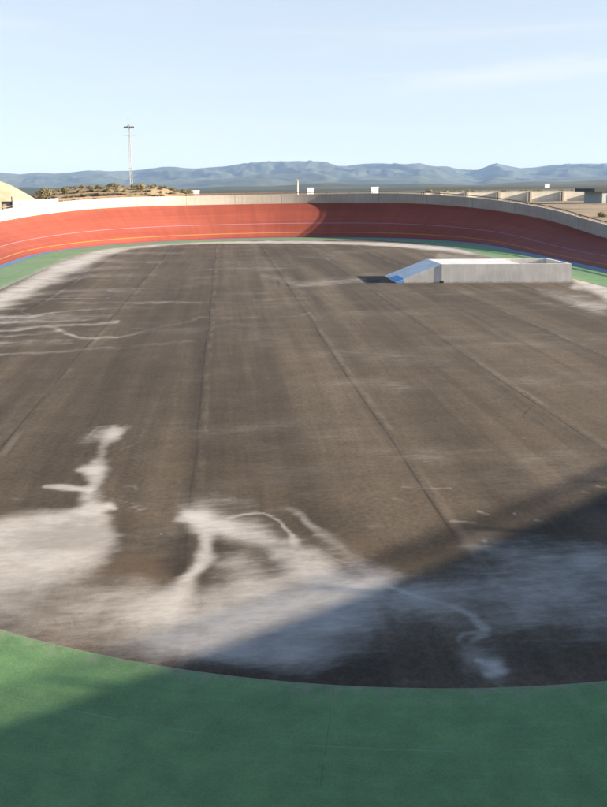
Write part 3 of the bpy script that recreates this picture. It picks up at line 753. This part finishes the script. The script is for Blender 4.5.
# shed at the right edge
c0 = on(602, 203.2, zg); zt = at(602, 188.2, c0.y).z
sh = empty('grey_shed', (c0.x, c0.y, zg)); tag(sh, 'grey shed with a dark flat roof at the right end of the pillared wall', 'building')
H_ = zt-zg
v, f = box_data(0, 16, 0, 10, 0, H_-.75); obj('wall', v, f, M['shedw'], sh)
v, f = box_data(-2.3, 16.6, -.6, 10.6, H_-.75, H_); obj('roof', v, f, M['darkr'], sh)
v, f = box_data(1.2, 2.6, -.04, .05, 0, 2.1); obj('door', v, f, M['darkm'], sh)
v, f = box_data(4.0, 5.4, -.04, .05, 1.0, 2.0); obj('window', v, f, M['glass'], sh)

# dry scrub strip along the wall and behind it
GRP = 'dry bushes beyond the pillared wall'
for k in range(46):
    px_ = random.uniform(428, 600); Y = random.uniform(260, 420)
    p = at(px_, 190, Y)
    yb = wallpt(px_).y
    if Y < yb+8: Y = yb+random.uniform(8, 40); p = at(px_, 190, Y)
    ztop = at(px_, random.uniform(189.2, 190.6), Y).z; s = max(.7, (ztop-1.0)/1.45)
    bush((p.x, Y, 1.0), s, 'dry brown bush showing above the top of the pillared boundary wall', GRP, k, random.uniform(0, 6))
p = on(603, 217, zg)
for k, (dx, dy, s, lab) in enumerate([(-3.2, 1.5, .8, 'small grey-green bush at the right edge, left of its two neighbours'), (0, 0, 1.1, 'grey-green bush at the right edge between two others on the sand'), (3.4, .8, 1.2, 'grey-green bush at the extreme right edge on the sand')]):
    bush((p.x+dx, p.y+dy, zg-.2), s, lab, None, k, k*1.3, .6)

# ------------------------------------------------------------------ left side: white panel fence, dark cabinet
fz = 1.0
fa, fb = at(12.5, 200, 118), at(58, 200, 128)
fe = empty('panel_fence', (fa.x, fa.y, fz)); tag(fe, 'white panel fence behind the rim wall at left, below the sand hill', 'fence')
def fp(t): return fa.lerp(fb, t)
n = 6
for k in range(n+1):
    p = fp(k/n); zt = at(12.5+45.5*k/n, 200.6-2.3*k/n, p.y).z
    v, f = box_data(p.x-.06, p.x+.06, p.y-.06, p.y+.06, fz-.2, zt+.1); v, f = loc_to(fe, (v, f)); obj('post', v, f, M['galv'], fe)
    if k < n:
        q = fp((k+1)/n); v, f = loc_to(fe, oriented_box(p, q, .05, fz+.1, zt)); obj('panel', v, f, M['white'], fe)
# dark cabinet
c = at(6.5, 202, 112); H_ = c.z-fz
ce = empty('equipment_cabinet', (c.x, c.y, fz)); tag(ce, 'dark metal cabinet standing behind the rim wall at the left edge', 'cabinet')
v, f = box_data(-.65, .65, 0, .9, 0, H_); obj('body', v, f, M['darkm'], ce)
v, f = box_data(-.7, .7, -.05, .95, H_, H_+.08); obj('lid', v, f, M['darkr'], ce)
v, f = box_data(-.5, -.05, -.03, .01, H_*.15, H_*.92); obj('door', v, f, M['galv'], ce)
c = at(11.6, 196.5, 112)
pe = tag(obj('steel_post', *[q for q in tube([(c.x, c.y, fz), (c.x, c.y, c.z)], .07, 8)], M['darkm']), 'thin dark steel post between the dark cabinet and the white fence', 'post')

# ------------------------------------------------------------------ skate ramp block
F0 = on(397, 283.2); F1 = on(571, 283.0)
ex = (F1-F0); Lr = ex.length; ex.normalize(); ey = Vector((-ex.y, ex.x, 0))
Hr = 1.16
def hproj(px_, py_, h): return on(px_, py_, h)
deck = (hproj(442, 265.0, Hr) - F0).dot(ex)
backD = (hproj(546, 258.6, Hr) - F0).dot(ey)
toe = on(383, 282.5); toeX = -((F0-toe).length)
rp = empty('funbox', F0, math.atan2(ex.y, ex.x)); tag(rp, 'long pale concrete ramp block with a sloping blue-tipped end on the asphalt', 'skate ramp')
print('ramp', Lr, deck, backD, toeX, F0, F1)
D = 3.75
th = .16; pit0 = Lr*.72
def prism(profile, y0, y1):
    n = len(profile); V = [(x, y0, z) for x, z in profile] + [(x, y1, z) for x, z in profile]
    Fc = [tuple(range(n)), tuple(range(n, 2*n))[::-1]] + [(i, i+n, (i+1) % n+n, (i+1) % n) for i in range(n)]
    return V, Fc
x_t = -.05
slope = lambda x: .03 + (Hr-.03)*(x-x_t)/(deck-x_t)
v, f = prism([(x_t, 0), (deck-.003, 0), (deck-.003, Hr-.004), (x_t, .03)], .02, D-.02); obj('incline', v, f, M['ramp'], rp)
v, f = prism([(x_t-.02, .035), (deck, Hr), (deck, Hr+.02), (x_t-.02, .055)], 0, D); obj('riding_surface', v, f, M['rampi'], rp)
xb = x_t + .5
v, f = prism([(x_t+.0, slope(x_t)+.03), (xb, slope(xb)+.03), (xb, slope(xb)+.038), (x_t+.0, slope(x_t)+.038)], .0, D*.6); obj('blue_patch', v, f, M['rblue'], rp)
v, f = prism([(x_t, .0), (xb, 0), (xb, slope(xb)-.01), (x_t, .03)], -.006, .0); obj('blue_patch', v, f, M['rblue'], rp)
v, f = box_data(deck, pit0, 0, D, 0, Hr); obj('deck', v, f, M['rampw'], rp)
v, f = box_data(deck, Lr, -.012, 0, 0, Hr+.02); obj('front_facing', v, f, M['ramp'], rp)
for q in (box_data(pit0, Lr, 0, th, 0, Hr+.02), box_data(pit0, Lr-th, D-th, D, 0, Hr+.02)): obj('side_wall', q[0], q[1], M['ramp'], rp)
v, f = box_data(Lr-th, Lr, th, D, 0, Hr+.02); obj('end_wall', v, f, M['ramp'], rp)
v, f = box_data(deck-.12, deck+.12, -.02, -.012, 0, .16); obj('drain_hole', v, f, M['darkm'], rp)

for ch in list(rp.children):                     # the block is a parallelogram in plan
    for q in ch.data.vertices: q.co.x -= .20*q.co.y
# ------------------------------------------------------------------ haze
hz = obj('haze', *box_data(-14000, 18000, -600, 16500, -8, 560), N('haze_air').mat); tag(hz, kind='stuff')
hm = hz.data.materials[0]; t = hm.node_tree; t.nodes.clear()
o_ = t.nodes.new('ShaderNodeOutputMaterial'); pvn = t.nodes.new('ShaderNodeVolumePrincipled')
pvn.inputs['Color'].default_value = (.42, .62, .95, 1); pvn.inputs['Density'].default_value = 1.0/12500*.42
pvn.inputs['Anisotropy'].default_value = .0
t.links.new(pvn.outputs[0], o_.inputs['Volume'])

# ------------------------------------------------------------------ light
SUN_EL = math.radians(14.0); SAZ = math.radians(106)     # bearing from +Y towards +X
sdir = Vector((math.sin(SAZ)*math.cos(SUN_EL), math.cos(SAZ)*math.cos(SUN_EL), math.sin(SUN_EL)))
sun = bpy.data.lights.new('sun', 'SUN'); so = bpy.data.objects.new('sun', sun); COL.objects.link(so)
sun.energy = 5.0; sun.angle = math.radians(.6); sun.color = (1.0, .87, .71)
so.rotation_euler = sdir.to_track_quat('Z', 'Y').to_euler(); so.location = (200, -60, 120)

w = bpy.data.worlds.new('World'); scene.world = w; w.use_nodes = True; t = w.node_tree; t.nodes.clear()
wo = t.nodes.new('ShaderNodeOutputWorld'); bg = t.nodes.new('ShaderNodeBackground'); sky = t.nodes.new('ShaderNodeTexSky')
sky.sky_type = 'NISHITA'; sky.sun_disc = False; sky.sun_elevation = SUN_EL; sky.sun_rotation = SAZ
sky.altitude = 100; sky.air_density = 1.0; sky.dust_density = .6; sky.ozone_density = 2.9
bg.inputs['Strength'].default_value = .066
tc = t.nodes.new('ShaderNodeTexCoord'); mp = t.nodes.new('ShaderNodeMapping'); t.links.new(tc.outputs['Generated'], mp.inputs[0])
mp.inputs['Scale'].default_value = (1.0, 1.0, 12.0); mp.inputs['Rotation'].default_value = (0, .06, .2)
nz = t.nodes.new('ShaderNodeTexNoise'); t.links.new(mp.outputs[0], nz.inputs['Vector']); nz.inputs['Scale'].default_value = 1.9
nz.inputs['Detail'].default_value = 7; nz.inputs['Roughness'].default_value = .6; nz.inputs['Distortion'].default_value = .4
mr = t.nodes.new('ShaderNodeMapRange'); mr.interpolation_type = 'SMOOTHSTEP'; t.links.new(nz.outputs['Fac'], mr.inputs[0])
for i, q in enumerate((.48, .72, 0, .35)): mr.inputs[i+1].default_value = q
mx = t.nodes.new('ShaderNodeMix'); mx.data_type = 'RGBA'; t.links.new(mr.outputs[0], mx.inputs[0]); t.links.new(sky.outputs[0], mx.inputs[6])
mx.inputs[7].default_value = (4.2, 4.2, 4.2, 1)
vm = t.nodes.new('ShaderNodeMix'); vm.data_type = 'RGBA'; 
sx = t.nodes.new('ShaderNodeSeparateXYZ'); t.links.new(tc.outputs['Generated'], sx.inputs[0])
vr = t.nodes.new('ShaderNodeMapRange'); vr.interpolation_type = 'SMOOTHSTEP'; t.links.new(sx.outputs[2], vr.inputs[0])
for i, q in enumerate((.16, .5, .66, .0)): vr.inputs[i+1].default_value = q
t.links.new(vr.outputs[0], vm.inputs[0])      # thin high cirrus veil
t.links.new(mx.outputs[2], vm.inputs[6]); vm.inputs[7].default_value = (3.1, 3.22, 3.36, 1)
t.links.new(vm.outputs[2], bg.inputs[0]); t.links.new(bg.outputs[0], wo.inputs[0])
# long thin cirrus streak low in the sky ahead
d1 = Vector(ray(400, 88)).normalized(); d2 = Vector(ray(640, 58)).normalized(); cn = d1.cross(d2).normalized()
def wm(op, a, b=None):
    q = t.nodes.new('ShaderNodeMath'); q.operation = op
    for k_, v_ in enumerate((a, b)):
        if v_ is None: continue
        if hasattr(v_, 'links'): t.links.new(v_, q.inputs[k_])
        else: q.inputs[k_].default_value = v_
    return q.outputs[0]
def wr(v_, a, b, lo, hi):
    q = t.nodes.new('ShaderNodeMapRange'); q.interpolation_type = 'SMOOTHSTEP'; t.links.new(v_, q.inputs[0])
    for k_, z_ in enumerate((a, b, lo, hi)): q.inputs[k_+1].default_value = z_
    return q.outputs[0]
def wdot(vec):
    q = t.nodes.new('ShaderNodeVectorMath'); q.operation = 'DOT_PRODUCT'; t.links.new(tc.outputs['Generated'], q.inputs[0]); q.inputs[1].default_value = vec; return q.outputs['Value']
wn_ = t.nodes.new('ShaderNodeTexNoise'); wn_.inputs['Scale'].default_value = 9; wn_.inputs['Detail'].default_value = 8; wn_.inputs['Roughness'].default_value = .65
wmp = t.nodes.new('ShaderNodeMapping'); wmp.inputs['Scale'].default_value = (1, 1, 5); t.links.new(tc.outputs['Generated'], wmp.inputs[0]); t.links.new(wmp.outputs[0], wn_.inputs['Vector'])
dist_ = wm('ABSOLUTE', wm('ADD', wdot(tuple(cn)), wm('MULTIPLY', wm('SUBTRACT', wn_.outputs['Fac'], .5), .018)))
along = wr(wdot(tuple((d2-d1).normalized())), (d2-d1).normalized().dot(d1)-.12, (d2-d1).normalized().dot(d1)+.14, 0, 1)
streak = wm('MULTIPLY', wm('MULTIPLY', wr(dist_, .0, .022, 1, 0), along), wr(wn_.outputs['Fac'], .3, .6, .12, .42))
cm_ = t.nodes.new('ShaderNodeMix'); cm_.data_type = 'RGBA'; t.links.new(streak, cm_.inputs[0]); t.links.new(vm.outputs[2], cm_.inputs[6]); cm_.inputs[7].default_value = (3.9, 3.85, 3.85, 1)
t.links.new(cm_.outputs[2], bg.inputs[0])

vs = scene.view_settings; vs.view_transform = 'Standard'; vs.look = 'None'; vs.gamma = 1; vs.use_curve_mapping = False
vs.exposure = 2.0
scene.cycles.volume_bounces = 1
scene.cycles.max_bounces = 8
